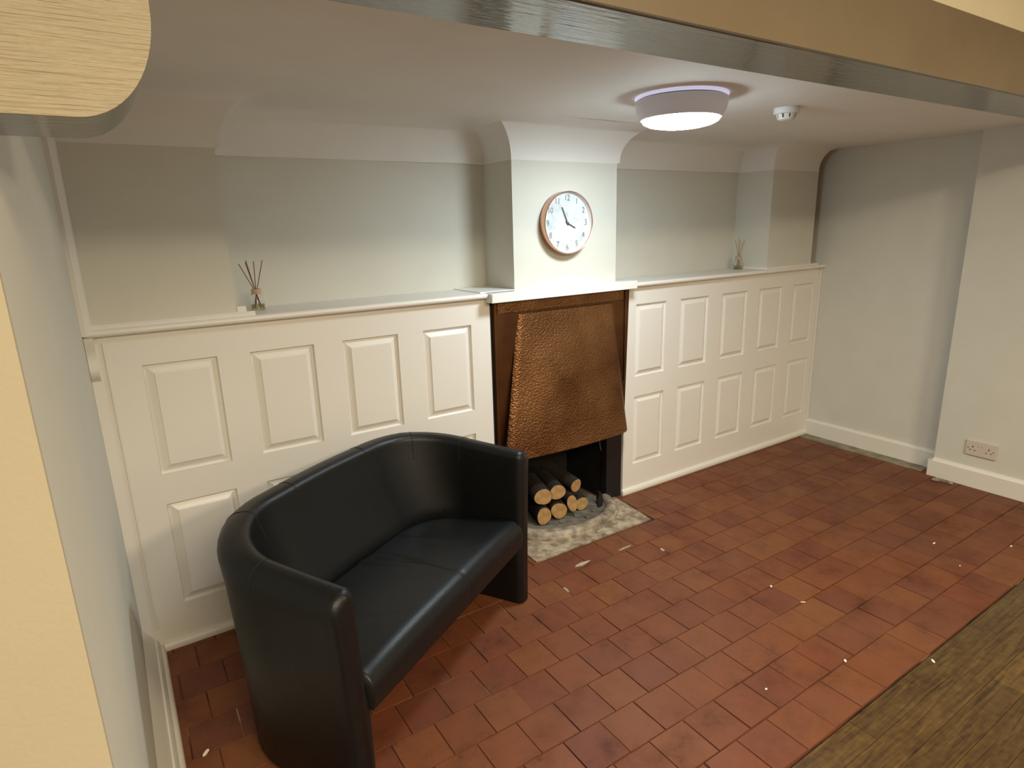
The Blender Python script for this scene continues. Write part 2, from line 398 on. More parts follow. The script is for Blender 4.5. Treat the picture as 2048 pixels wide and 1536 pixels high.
# room shell behind the camera
bm = BM(); box(bm, -4.1, -4, -6.4, -1.5, -.01, 2.5); box(bm, -4, 6, -6.5, -6.4, -.01, 2.5)
struct(link_mesh('wall_rear', bm, M['cream']))
bm = BM(); box(bm, -4.1, 6, -6.5, -1.5, 2.42, 2.5); struct(link_mesh('ceiling_room', bm, M['ceiling']))

# skirtings
def skirt_yz(x, y0, y1, h, t, name, lab):
    bm = BM(); prism_y(bm, [(x, 0), (x - t, 0), (x - t, h - .014), (x - t * .55, h - .003), (x, h)], y0, y1)
    return struct(link_mesh(name, bm, M['skirt']), lab, 'skirting board')
skirt_yz(XR, -.872, -.0, .112, .020, 'baseboard_right', 'white skirting board on the recessed part of the right wall')
bm = BM(); prism_y(bm, [(XP, 0), (XP - .02, 0), (XP - .02, .095), (XP - .011, .108), (XP, .112)], -4, -.872)
box(bm, XP - .02, XR, -.872, -.852, 0, .098)
struct(link_mesh('baseboard_pier', bm, M['skirt']), 'white skirting board around the forward pier of the right wall', 'skirting board')
bm = BM(); prism_y(bm, [(XL, 0), (-.697, 0), (-.698, .012), (-.703, .022), (-.711, .026), (-.714, .040), (-.722, .052), (-.727, .053), (-.730, .060), (XL, .112)], -1.565, -.001)
struct(link_mesh('baseboard_left', bm, M['skirt'], smooth=True), 'moulded pale skirting board along the left wall behind the sofa', 'skirting board')
# corner trim on left wall above the ledge
bm = BM(); prism_z(bm, [(XL, -.001), (XL, -.045), (XL + .012, -.045), (XL + .018, -.036), (XL + .026, -.024), (XL + .030, -.001)], 1.19, ZC - .03)
struct(link_mesh('trim_3', bm, M['skirt']), 'narrow moulded vertical strip in the left corner above the panelling', 'trim')

# ------------------------------------------------------------------ beam and its end block
t = thing('ceiling_beam', 'long ceiling beam with tan front and glossy grey underside across the top of the picture', 'beam', (1.3, -1.4625, 1.825))
bm = BM(); box(bm, -.575 - 1.3, 3.9 - 1.3, -.088, .090, 0, .160, .004)
o = link_mesh('beam_body', bm, M['beam'], t)
bm = BM(); box(bm, -.575 - 1.3, 3.9 - 1.3, -.0945, -.0885, .002, .163, .0015)
o = link_mesh('beam_face', bm, M['beamfront'], t); o['label'] = 'tan painted front face of the beam'
t = thing('rounded_end_block', 'cream wooden bracket with rounded lower corner, top left in front of the ceiling', 'bracket', (XL, -1.4625, 1.615))
def blk(ins):
    pts = [(.0015, ins), (.088, ins)]
    for i in range(1, 15):
        a = PI / 2 * i / 14; pts.append((.088 + (.085 - ins) * math.sin(a), ins + (.115) * (1 - math.cos(a))))
    return pts + [(.173 - ins, .35), (.0015, .35)]
bm = BM(); prism_y(bm, blk(0.001), -.088, .088)
o = link_mesh('block', bm, M['beam'], t, smooth=True)
bm = BM(); prism_y(bm, blk(0), -.0945, -.0885)
o = link_mesh('front_face', bm, M['creamwood'], t, smooth=True); o['label'] = 'cream brush-marked front face'

# ------------------------------------------------------------------ panelling
def fielded(bm, x0, x1, z0, z1, y=0.0):
    """a raised-and-fielded panel filling an opening"""
    def rect(i, d): return [bm.verts.new(p) for p in ((x0 + i, y + d, z0 + i), (x1 - i, y + d, z0 + i), (x1 - i, y + d, z1 - i), (x0 + i, y + d, z1 - i))]
    rs = [rect(0, .0), rect(.0012, .011), rect(.004, .013), rect(.009, .0125), rect(.030, .003), rect(.0315, -.0005), rect(.033, -.001)]
    for a, b in zip(rs, rs[1:]):
        for k in range(4): bm.faces.new((a[k], a[(k + 1) % 4], b[(k + 1) % 4], b[k]))
    bm.faces.new(rs[-1])
    # closed back
    bk = [bm.verts.new(p) for p in ((x0, y + .018, z0), (x1, y + .018, z0), (x1, y + .018, z1), (x0, y + .018, z1))]
    for k in range(4): bm.faces.new((rs[0][k], bk[k], bk[(k + 1) % 4], rs[0][(k + 1) % 4]))
    bm.faces.new(bk)
def panelling(name, lab, x0, x1, cols, ztop, sh, loc):
    t = thing(name, lab, 'wall panelling', loc)
    ox = loc[0]
    rows_ = [(.1674, .5625), (.6748, 1.0702)]
    xs = [x0] + [v for c in cols for v in c] + [x1]; zs = [0.0, rows_[0][0], rows_[0][1], rows_[1][0], rows_[1][1], ztop]
    bm = BM(); g = {}
    for i, x in enumerate(xs):
        for j, z in enumerate(zs): g[i, j] = bm.verts.new((x - ox, 0, z))
    b = {}
    for i, x in enumerate(xs):
        for j, z in enumerate(zs): b[i, j] = bm.verts.new((x - ox, .019, z))
    hole = lambda i, j: i % 2 == 1 and i < len(xs) - 1 and j in (1, 3)
    for i in range(len(xs) - 1):
        for j in range(5):
            if hole(i, j):
                for (p, q_) in (((i, j), (i + 1, j)), ((i + 1, j), (i + 1, j + 1)), ((i + 1, j + 1), (i, j + 1)), ((i, j + 1), (i, j))):
                    bm.faces.new((g[p], g[q_], b[q_], b[p]))
                continue
            bm.faces.new((g[i, j], g[i + 1, j], g[i + 1, j + 1], g[i, j + 1])); bm.faces.new((b[i, j], b[i, j + 1], b[i + 1, j + 1], b[i + 1, j]))
    for j in range(5):
        for i in (0, len(xs) - 1): bm.faces.new((g[i, j], g[i, j + 1], b[i, j + 1], b[i, j]))
    for i in range(len(xs) - 1):
        for j in (0, 5): bm.faces.new((g[i, j], g[i + 1, j], b[i + 1, j], b[i, j]))
    link_mesh('panel_frame', bm, M['white'], t)
    for (a, c) in cols:
        for (z0, z1) in rows_[::-1]:
            bm = BM(); fielded(bm, a + .0004 - ox, c - .0004 - ox, z0 + .0004, z1 - .0004, .0005)
            link_mesh('raised_panel', bm, M['white'], t)
    return t
colsL = [(-.6126, -.3801), (-.2699, -.0373), (.0754, .309), (.4232, .6582)]
colsR = [(1.6627, 1.8915), (2.005, 2.2391), (2.3573, 2.5919), (2.709, 2.9377), (3.0581, 3.2854)]
def nosing(x0, x1, top, ends):
    """ledge: bullnosed board; plan polygon set by the wall line"""
    pts = [(.0, top - .026), (.0, top - .012)]
    return pts
def ledge_board(t, ox, top, x0, x1, plan, y_front=-.030):
    th = .024; bm = BM()
    prof = []
    for i in range(9):
        a = -PI / 2 + PI * i / 8; prof.append((y_front + .012 - .012 * math.cos(a) * 1.0, top - .012 + .012 * math.sin(a)))
    body = [(-.0, top - th)] + prof + [(-.0, top)]
    prism_x(bm, body, x0 - ox, x1 - ox)
    bm2 = bm
    box(bm2, plan[0] - ox, plan[1] - ox, 0, .249, top - th, top)
    return link_mesh('ledge', bm2, M['mantelw'] if False else M['white'], t, smooth=True)
tL = panelling('panelled_dado', 'white panelled dado left of the fireplace, partly behind the black sofa', -.7595, .757, colsL, SH_L - .0245, SH_L, (0, 0, 0))
tR = panelling('panelled_dado', 'white panelled dado of ten panels right of the fireplace', 1.588, XR, colsR, SH_R - .0245, SH_R, (2.4, 0, 0))
ledge_board(tL, 0, SH_L, XL + .002, .733, (-.294, .893))
ledge_board(tR, 2.4, SH_R, 1.612, XR - .0, (1.513, 2.759))
bm = BM(); box(bm, 3.226 - 2.4, XR - 2.4, .0, .249, SH_R - .024, SH_R); link_mesh('ledge_end', bm, M['white'], tR)
for t, ox, a, b_ in ((tL, 0, -.70, .757), (tR, 2.4, 1.578, XR - .02)):
    bm = BM(); prism_x(bm, [(0, 0), (-.016, 0), (-.018, .012), (-.014, .024), (-.006, .030), (0, .031)], a - ox, b_ - ox)
    link_mesh('base_bead', bm, M['skirt'], t, smooth=True)
    # shadow-gap moulding under the ledge
bm = BM(); box(bm, -.714, -.706, -.005, 0, .095, SH_L - .045, .002); link_mesh('edge_bead', bm, M['skirt'], tL)
bm = BM(); box(bm, XR - .016 - 2.4, XR - 2.4, -.012, 0, .11, SH_R - .025, .003); link_mesh('edge_bead', bm, M['skirt'], tR)
bm = BM(); prism_x(bm, [(0, SH_L), (-.012, SH_L), (-.012, SH_L + .006), (-.006, SH_L + .014), (0, SH_L + .015)], XL + .02, -.235)
box(bm, -.294, -.262, .0, .012, SH_L, SH_L + .034, .002); link_mesh('top_bead', bm, M['white'], tL)
bm = BM(); prism_x(bm, [(0, SH_R), (-.010, SH_R), (-.010, SH_R + .010), (0, SH_R + .013)], 2.76 - 2.4, 3.30 - 2.4)
prism_y(bm, [(2.76 - 2.4, SH_R), (2.75 - 2.4, SH_R), (2.75 - 2.4, SH_R + .010), (2.76 - 2.4, SH_R + .013)], -.010, .249)
link_mesh('top_bead', bm, M['white'], tR)
# small scrolled bracket below the left end of the ledge
bm = BM()
side = [(0, 1.182), (-.034, 1.182), (-.031, 1.165), (-.020, 1.145), (-.016, 1.125), (-.017, 1.098), (-.026, 1.086), (-.028, 1.070), (-.020, 1.052), (-.008, 1.044), (0, 1.035)]
prism_x(bm, side, -.759, -.733)
tag(link_mesh('scroll_bracket', bm, M['skirt'], smooth=True), 'small scrolled white bracket under the left end of the panelling ledge', 'bracket')

# ------------------------------------------------------------------ fireplace
t = thing('mantel_shelf', 'thick white mantel shelf above the copper hood', 'shelf', (1.17, 0, 1.162))
bm = BM(); box(bm, .735 - 1.17, 1.608 - 1.17, -.062, -.001, .001, .041, .0025); link_mesh('front_board', bm, M['mantelw'], t)
bm = BM(); box(bm, .712 - 1.17, .8935 - 1.17, .0, .248, .016, .0475, .0015); link_mesh('side_board', bm, M['mantelw'], t)

t = thing('fireplace_surround', 'black fireplace opening below the copper hood', 'fireplace', (1.17, 0, 0))
ox = 1.17
bm = BM(); box(bm, .757 - ox, .865 - ox, .001, .05, 0, 1.15, .002); link_mesh('jamb', bm, M['jamb'], t)
bm = BM(); box(bm, 1.468 - ox, 1.576 - ox, .001, .05, 0, 1.15, .002); link_mesh('jamb', bm, M['jamb'], t)
bm = BM(); box(bm, .835 - ox, .86 - ox, .05, .36, 0, 1.13); box(bm, 1.473 - ox, 1.50 - ox, .05, .36, 0, 1.13); box(bm, .835 - ox, 1.50 - ox, .36, .38, 0, 1.13); box(bm, .865 - ox, 1.468 - ox, .01, .36, .75, .78)
link_mesh('fire_chamber', bm, M['black'], t)
bm = BM()   # arched fireback
pts = [(-.20, .0)] + [(-.20 * math.cos(a), .26 + .13 * math.sin(a)) for a in [PI * i / 16 for i in range(17)]] + [(.20, .0)]
prism_y(bm, pts, .33, .355); link_mesh('fireback', bm, M['jamb'], t, smooth=True)

t = thing('copper_hood', 'hammered copper fireplace hood, bulging forward at its foot', 'fireplace hood', (1.17, 0, .37))
oz = .37
bm = BM()   # back plate flange with edge ribs
prism_y(bm, [(.768 - ox, 0), (1.582 - ox, 0), (1.603 - ox, .79), (.768 - ox, .79)], -.008, .0005)
box(bm, .772 - ox, .786 - ox, -.016, -.008, .0, .785, .003); box(bm, 1.570 - ox, 1.584 - ox, -.014, -.008, .3, .785, .003)
link_mesh('back_plate', bm, M['copperflat'], t)
# canopy: trapezoid front leaning and bulging outward towards the bottom
NX, NZ = 40, 40; bm = BM(); G = {}
def hood_pt(u, v):           # u -1..1 across, v 0 (foot) .. 1 (top)
    s = 1 - v
    half = .300 + .092 * s ** 1.15
    cx = 1.200 - .022 * s - ox
    x = cx + half * u
    dep = .010 + .078 * s ** 1.05
    edge = 1 - abs(u) ** 10
    y = -(dep * (0.62 + 0.38 * (1 - u * u)) * 1.0)
    z = .035 + (1.095 - .405) * v + 0.0
    if abs(u) > .94: y += .012 * ((abs(u) - .94) / .06) ** 2
    return (x, y - .006, z)
for i in range(NX + 1):
    for j in range(NZ + 1): G[i, j] = bm.verts.new(hood_pt(-1 + 2 * i / NX, j / NZ))
for i in range(NX):
    for j in range(NZ): bm.faces.new((G[i, j], G[i + 1, j], G[i + 1, j + 1], G[i, j + 1]))
link_mesh('hammered_front', bm, M['copper'], t, smooth='all')
bm = BM()
for sgn, i in ((-1, 0), (1, NX)):
    prev = None
    for j in range(NZ + 1):
        p = hood_pt(sgn, j / NZ); a = bm.verts.new(p); b = bm.verts.new((max(.772 - ox, min(1.583 - ox, p[0] - sgn * .004)), -.006, p[2]))
        if prev: bm.faces.new((prev[0], a, b, prev[1]))
        prev = (a, b)
prevs = None
for i in range(NX + 1):      # rolled foot returning to the back plate, and the top fillet
    p = hood_pt(-1 + 2 * i / NX, 0); a = bm.verts.new(p); b = bm.verts.new((p[0], p[1] + .006, p[2] - .007)); c = bm.verts.new((p[0], p[1] + .018, p[2] - .004)); 
    if prevs: bm.faces.new((prevs[0], a, b, prevs[1])); bm.faces.new((prevs[1], b, c, prevs[2]))
    prevs = (a, b, c)
prevs = None
for i in range(NX + 1):
    p = hood_pt(-1 + 2 * i / NX, 1); a = bm.verts.new(p); b = bm.verts.new((p[0], -.007, p[2] + .003))
    if prevs: bm.faces.new((prevs[0], a, b, prevs[1]))
    prevs = (a, b)
link_mesh('side_cheek', bm, M['copperflat'], t, smooth=True)
bm = BM()
box(bm, .792 - ox, 1.56 - ox, -.0125, -.008, .736, .785, .002)
o = link_mesh('top_band', bm, M['copper'], t)

# stone hearth slab, kerb, fire bed
bm = BM()
out = [(.775, -.306)]
for i in range(1, 12): out.append((.775 + .722 * i / 12, -.306 + random.uniform(-.004, .003)))
out += [(1.497, -.306), (1.512, -.20), (1.522, -.10), (1.530, -.0), (1.53, .02), (.775, .02)]
prism_z(bm, out, -.004, .0035)
tag(link_mesh('hearth_slab', bm, M['slab']), 'mottled pale stone hearth slab let into the red tiles', 'hearth slab')
bm = BM(); prof_n = 10; rings = []
ec = 1.15; NS = 48
for i in range(NS + 1):
    a = PI * i / NS; cs, sn = -math.cos(a), -math.sin(a)
    ring = []
    for k, (d, z) in enumerate(((-.045, .002), (-.045, .030), (-.036, .040), (-.022, .043), (-.006, .042), (.006, .037), (.014, .028), (.016, .020), (.024, .017), (.027, .010), (.027, .002))):
        aa, bb = .315 + d, .222 + d
        ring.append(bm.verts.new((ec + aa * cs, .002 + bb * sn * 1.0, z + random.uniform(-.0008, .0008))))
    rings.append(ring)
for a, b in zip(rings, rings[1:]):
    for k in range(len(a) - 1): bm.faces.new((a[k], a[k + 1], b[k + 1], b[k]))
    bm.faces.new((a[-1], a[0], b[0], b[-1]))
bm.faces.new(rings[0]); bm.faces.new(rings[-1])
tag(link_mesh('hearth_kerb', bm, M['kerb'], smooth=True), 'curved worn stone kerb around the fire bed', 'hearth kerb')
bm = BM()
pts = [(ec - .268 * math.cos(PI * i / 24), -.176 * math.sin(PI * i / 24) + .002) for i in range(25)]
pts += [(ec + .268, .30), (ec - .268, .30)]
prism_z(bm, pts, .001, .026)
fb = thing('fire_bed', 'grey cracked firebrick bed inside the curved kerb', 'fire bed', (0, 0, 0))
link_mesh('bed', bm, M['ash'], fb)
bm = BM()
for (cx_, cy_, s) in ((.98, -.135, .05), (1.06, -.15, .06), (1.15, -.155, .055), (1.24, -.14, .05), (1.31, -.11, .045), (1.34, -.05, .04), (1.20, -.10, .05), (1.10, -.10, .05), (1.29, -.03, .05), (.93, -.10, .04)):
    n = 7; ph = random.uniform(0, 6)
    pts = [(cx_ + s * (.75 + .2 * random.random()) * math.cos(ph + 2 * PI * k / n), cy_ + .55 * s * (.8 + .2 * random.random()) * math.sin(ph + 2 * PI * k / n)) for k in range(n)]
    prism_z(bm, pts, .024, .030 + random.uniform(0, .006))
o = link_mesh('brick_pieces', bm, M['ash'], fb); o['kind'] = 'stuff'
bm = BM()
prism(bm, [(-.018, 0), (.012, -.002), (.022, .03), (.014, .072), (-.004, .078), (-.016, .04)], lambda p: (1.352 + p[0], -.086 + p[1] * .1, .026 + p[1]), lambda p: (1.362 + p[0], -.066 + p[1] * .25, .026 + p[1]))
tag(link_mesh('iron_bar_stub', bm, M['jamb']), 'black upright iron stub at the right end of the fire bed', 'iron stub')
bm = BM(); tube(bm, [(1.446, .03, .50), (1.452, .028, .45), (1.441, .026, .40), (1.436, .025, .36), (1.441, .026, .32), (1.452, .03, .29)], .0022, 6)
tag(link_mesh('hanging_wire', bm, M['cable'], smooth=True), 'thin grey wire hanging inside the fireplace beneath the hood', 'wire')

# logs
def log(px, pz, r, yaw, length, ex=1.0, tilt=0.0, lab='', y=-.075, cut=0.0, pitch=0.0, roll=0.0):
    t = thing('firewood_log', lab, 'log', (px, y, pz), 0, 'logs stacked in the fireplace')
    t.rotation_euler = (PI / 2 + pitch, roll, yaw)          # local +z points to the viewer (-y)
    seed = random.uniform(0, 9); seg = 28
    rad = [r * (1 + .05 * math.sin(2 * a + seed) + .035 * math.sin(3 * a + 2 * seed) + random.uniform(-.008, .008)) for a in [2 * PI * k / seg for k in range(seg)]]
    def ring(bm, z, s): return [bm.verts.new((rad[k] * s * math.cos(2 * PI * k / seg), rad[k] * s * ex * math.sin(2 * PI * k / seg), z + cut * rad[k] * math.sin(2 * PI * k / seg) / r * (1 if z > -.01 else 0))) for k in range(seg)]
    bm = BM(); rs = [ring(bm, 0.0, .93), ring(bm, -.002, 1.0)] + [ring(bm, -length * q_, 1 + random.uniform(-.02, .02)) for q_ in (.25, .5, .75, 1)]
    for a, b in zip(rs, rs[1:]):
        for k in range(seg): bm.faces.new((a[k], a[(k + 1) % seg], b[(k + 1) % seg], b[k]))
    bm.faces.new(rs[-1]); link_mesh('bark', bm, M['bark'], t, smooth=True)
    bm = BM(); a = ring(bm, .0005, .94); c = bm.verts.new((0, 0, .002))
    for k in range(seg): bm.faces.new((a[k], a[(k + 1) % seg], c))
    link_mesh('sawn_end', bm, M['logend'], t, smooth='all')
    return t
log(.984, .180, .046, -.30, .22, lab='thick round log, upper left of the stacked firewood beside the sofa arm')
log(1.076, .180, .043, -.28, .22, lab='round darker-ended log in the middle of the upper row of firewood', y=-.072)
log(1.205, .178, .036, .10, .24, lab='topmost log at the right of the firewood pile, its bark side showing', y=-.060, ex=1.12, pitch=.16)
log(.985, .077, .037, -.30, .22, ex=1.36, lab='pale oval-ended log, lower left of the stacked firewood', y=-.080)
log(1.080, .079, .045, -.30, .22, lab='round pale-ended log in the middle of the bottom row of firewood', y=-.078)
log(1.160, .100, .029, -.26, .22, ex=1.7, lab='long pale slanting oval log end between two rows of firewood', y=-.085, roll=-.3)
log(1.243, .066, .037, -.28, .20, lab='brownish log at the bottom right of the firewood pile', y=-.060)

# ------------------------------------------------------------------ wall clock
t = thing('wall_clock', 'round wall clock with rose copper rim and marble dial on the chimney breast', 'clock', (1.179, 0, 1.498))
Rk = .142
bm = BM()
lathe(bm, [(Rk - .012, 0), (Rk - .004, .001), (Rk, .010), (Rk, .046), (Rk - .0015, .048), (Rk - .0035, .047), (Rk - .0045, .040), (Rk - .0045, .028)], 96, axis='y', cap=False)
link_mesh('rim', bm, M['rose'], t, smooth=True)
bm = BM(); lathe(bm, [(Rk - .005, .002), (Rk - .005, .0285)], 96, axis='y'); dial = link_mesh('dial', bm, M['marble'], t, smooth=True)
bm = BM(); lathe(bm, [(Rk - .0045, .029), (Rk - .0095, .0285), (Rk - .0045, .040)], 96, axis='y', cap=False); o = link_mesh('inner_rim', bm, M['plastic'], t, smooth=True); o['label'] = 'white inner edge of the rim'
for h in range(1, 13):
    cu = bpy.data.curves.new('numeral', 'FONT'); cu.body = str(h); cu.size = .038; cu.align_x = 'CENTER'; cu.align_y = 'CENTER'; cu.extrude = .0003
    tmp = bpy.data.objects.new('numeral_tmp', cu); C.objects.link(tmp)
    bpy.context.view_layer.update()
    me = bpy.data.meshes.new_from_object(tmp.evaluated_get(bpy.context.evaluated_depsgraph_get()))
    bpy.data.objects.remove(tmp); me.materials.clear(); me.materials.append(M['num'])
    o = bpy.data.objects.new('numeral', me); C.objects.link(o); o.parent = dial
    a = PI / 2 - 2 * PI * h / 12
    o.location = (.112 * math.cos(a), -.0292, .112 * math.sin(a)); o.rotation_euler = (PI / 2, 0, 0); o.scale = (.88, 1.0, 1)
def hand(name, ang, ln, wd, y):
    bm = BM(); d = Vector((math.sin(ang), 0, math.cos(ang))); s = Vector((d.z, 0, -d.x))
    pts = [-d * .012 - s * wd * .5, -d * .012 + s * wd * .5, d * ln + s * wd * .45, d * ln - s * wd * .45]
    a = [bm.verts.new(Vector((0, y, 0)) + p) for p in pts]; b = [bm.verts.new(Vector((0, y - .001, 0)) + p) for p in pts]
    bm.faces.new(a); bm.faces.new(b)
    for k in range(4): bm.faces.new((a[k], a[(k + 1) % 4], b[(k + 1) % 4], b[k]))
    o = link_mesh(name, bm, M['handm'], t)
hand('hour_hand', math.radians(117), .052, .0052, -.031)
hand('minute_hand', math.radians(-24), .078, .0042, -.033)
bm = BM(); lathe(bm, [(.0055, .0285), (.0055, .0345), (.003, .0355)], 24, axis='y'); link_mesh('hand_boss', bm, M['handm'], t, smooth=True)

# ------------------------------------------------------------------ ceiling lamp and smoke detector
t = thing('ceiling_lamp', 'round lit white bulkhead lamp on the low ceiling above the fireplace', 'ceiling lamp', (LAMP_C[0], LAMP_C[1], ZC))
bm = BM(); lathe(bm, [(0.1616, -0.0006), (0.1663, -0.0022), (0.1658, -0.0066), (0.1513, -0.0099)], 72); o = link_mesh('base_ring', bm, M['ring'], t, smooth=True); o['label'] = 'faintly glowing violet base ring'
bm = BM(); lathe(bm, [(0.1533, -0.0099), (0.1533, -0.0138)], 72); link_mesh('shadow_gap', bm, M['greyplastic'], t)
bm = BM(); lathe(bm, [(0.1513, -0.0139), (0.1627, -0.0143), (0.1647, -0.0198), (0.1627, -0.0374), (0.1575, -0.0572), (0.1492, -0.0726), (0.1430, -0.0798), (0.1388, -0.0803)], 72, cap=False); link_mesh('body', bm, M['plasticgrey'], t, smooth=True)
bm = BM(); lathe(bm, [(0.1393, -0.0759), (0.1393, -0.0814), (0.1336, -0.0902), (0.1150, -0.0990), (0.0829, -0.1056), (0.0414, -0.1089), (0.0052, -0.1100)], 72); link_mesh('lens', bm, M['lens'], t, smooth=True)
t = thing('smoke_detector', 'small white smoke detector on the ceiling right of the lamp', 'smoke detector', (1.755, -.738, zc(1.755)))
bm = BM(); lathe(bm, [(.048, 0), (.050, -.004), (.050, -.020), (.047, -.024), (.040, -.025)], 48); link_mesh('base', bm, M['plastic'], t, smooth=True)
bm = BM(); lathe(bm, [(.033, -.025), (.031, -.040)], 48); link_mesh('sensor_core', bm, M['greyplastic'], t, smooth=True)
bm = BM(); lathe(bm, [(.034, -.039), (.033, -.044), (.026, -.048), (.005, -.049)], 48); link_mesh('cap', bm, M['plastic'], t, smooth=True)
bm = BM()
for k in range(9):
    a0 = 2 * PI * k / 9; a1 = a0 + 2 * PI / 9 * .72
    for (r0, z0, r1, z1) in ((.0405, -.0245, .0345, -.041),):
        ps = []
        for i in range(4):
            a = a0 + (a1 - a0) * i / 3
            ps.append([bm.verts.new((rr * math.cos(a), rr * math.sin(a), zz)) for rr, zz in ((r0, z0), (r1, z1), (r1 - .003, z1), (r0 - .004, z0))])
        for p, q_ in zip(ps, ps[1:]):
            for m_ in range(4): bm.faces.new((p[m_], p[(m_ + 1) % 4], q_[(m_ + 1) % 4], q_[m_]))
        bm.faces.new(ps[0]); bm.faces.new(ps[-1])
link_mesh('vent_ribs', bm, M['plastic'], t)

# ------------------------------------------------------------------ double socket on the pier
t = thing('double_socket', 'white double power socket low on the right-hand pier', 'power socket', (XP, -1.095, .224))
bm = BM(); box(bm, -.011, 0, -.073, .073, -.043, .043, .003); link_mesh('faceplate', bm, M['socket'], t)
for s in (.038, -.038):
    bm = BM()
    box(bm, -.0116, -.0108, s - .0025, s + .0025, .004, .013)
    for d in (-.011, .011): box(bm, -.0116, -.0108, s + d - .0035, s + d + .0035, -.0135, -.009)
    link_mesh('socket_holes', bm, M['dark'], t)
    yy = s - .0 + (.022 if s < 0 else -.022) * -1
    bm = BM(); box(bm, -.0135, -.0108, (.004 if s > 0 else -.013), (.013 if s > 0 else -.004), .013, .028, .001); link_mesh('rocker_switch', bm, M['socket'], t)
for yy in (.060, -.060):
    bm = BM(); lathe(bm, [(.0028, .0), (.0028, .0009)], 12); bmesh.ops.rotate(bm, verts=bm.verts, cent=(0, 0, 0), matrix=Matrix.Rotation(-PI / 2, 3, 'Y'))
    bmesh.ops.translate(bm, verts=bm.verts, vec=(-.0109, yy, 0)); link_mesh('screw', bm, M['dark'], t)

# ------------------------------------------------------------------ reed diffusers
def diffuser(loc, lab, reedmat, tips, sc=1.0):
    t = thing('reed_diffuser', lab, 'reed diffuser', loc); t.scale = (sc, sc, sc)
    bm = BM(); lathe(bm, [(.026, .0), (.0285, .003), (.0285, .030), (.028, .038), (.023, .052), (.0165, .060), (.0145, .064), (.0145, .070), (.0125, .070), (.0125, .062), (.021, .050), (.0265, .037), (.0265, .004), (.02, .003)], 40, cap=True)
    link_mesh('bottle', bm, M['glass'], t, smooth=True)
    bm = BM(); lathe(bm, [(.0255, .0045), (.0258, .022), (.02, .0222)], 40); link_mesh('oil', bm, M['oil'], t, smooth=True)
    bm = BM(); lathe(bm, [(.0175, .060), (.0180, .062), (.0180, .077), (.0170, .079), (.0125, .079), (.0125, .060)], 40, cap=False); link_mesh('collar', bm, M['collar'], t, smooth=True)
    for (x, y, z, fx, fy) in tips:
        bm = BM(); tube(bm, [(fx, fy, .006), (fx * .2 + x * .12, fy * .2 + y * .12, .068), (x, y, z)], .0016, 6); link_mesh('reed', bm, reedmat, t, smooth=True)
    return t
diffuser((-.192, .155, SH_L), 'reed diffuser with four dark brown reeds on the left ledge', M['reed'], [(-.050, .0, .176, .015, 0), (-.022, .008, .187, .006, -.004), (.003, -.006, .183, -.006, .006), (.036, .0, .185, -.014, 0), (-.026, .0, .180, .010, .008)])
diffuser((2.700, .165, SH_R), 'reed diffuser with pale straw reeds on the right ledge', M['reedpale'], [(-.038, .0, .180, .014, 0), (.006, .01, .195, -.002, 0), (.036, -.01, .180, -.014, .0), (.0, -.01, .178, .004, .006)], 1.0)

# ------------------------------------------------------------------ black tub sofa
SA = math.radians(31)
t = thing('tub_sofa', 'black leather two-seat tub sofa standing before the left panelling', 'sofa', (.142, -.786, 0), SA)
HW, DEP, RC, TH = .535, .580, .30, .086
def plan_path():
    """outer plan line from left arm front, round the back, to right arm front: (x, y, nx, ny) n = outward"""
    pts = []
    for i in range(13): pts.append((-HW, .03 + (DEP - RC - .03) * i / 12, -1, 0))
    for i in range(1, 13):
        a = PI / 2 * i / 12; pts.append((-HW + RC - RC * math.cos(a), DEP - RC + RC * math.sin(a), -math.cos(a), math.sin(a)))
    for i in range(1, 25): pts.append((-HW + RC + (2 * HW - 2 * RC) * i / 24, DEP + .012 * math.sin(PI * i / 24), 0, 1))
    for i in range(1, 13):
        a = PI / 2 * i / 12; pts.append((HW - RC + RC * math.sin(a), DEP - RC + RC * math.cos(a), math.sin(a), math.cos(a)))
    for i in range(1, 13): pts.append((HW, DEP - RC - (DEP - RC - .03) * i / 12, 1, 0))
    return pts
path = plan_path()
def shell_ring(x, y, nx, ny):
    back = max(0, ny)                       # 0 on arms, 1 on the back
    top = .645 + .045 * min(1, max(0, (y - .02) / .5)) ** 1.2 + .006 * back
    th_top = TH + .012 * back; th_seat = TH - .006 + .125 * back
    prof = []                                # (inset from outer line, z)
    flare = lambda z: -.034 * (z / .65) ** 1.3 * (1 - .3 * back)
    prof.append((.004, .004)); prof.append((.0, .012))
    for z in (.15, .30, .45, .56): prof.append((flare(z), z))
    r = .054; r2 = .028; fo = flare(top)
    for i in range(7):
        a = PI / 2 * i / 6; prof.append((fo + r - r * math.cos(a), top - r + r * math.sin(a)))
    for i in range(6):
        a = PI / 2 * i / 5; prof.append((fo + th_top - r2 + r2 * math.sin(a), top - r2 + r2 * math.cos(a)))
    for k in range(1, 6):
        f = k / 5; z = top - r2 - (top - r2 - .34) * f
        prof.append((flare(z) + (th_top + (th_seat - th_top) * f) - .010 * back * math.sin(PI * f), z))
    prof.append((TH - .01 + .01 * back, .25)); prof.append((TH - .012, .012)); prof.append((TH - .016, .004))
    return [Vector((x - nx * o, y - ny * o, z)) for o, z in prof]
bm = BM(); rings = []
for (x, y, nx, ny) in path: rings.append([bm.verts.new(p) for p in shell_ring(x, y, nx, ny)])
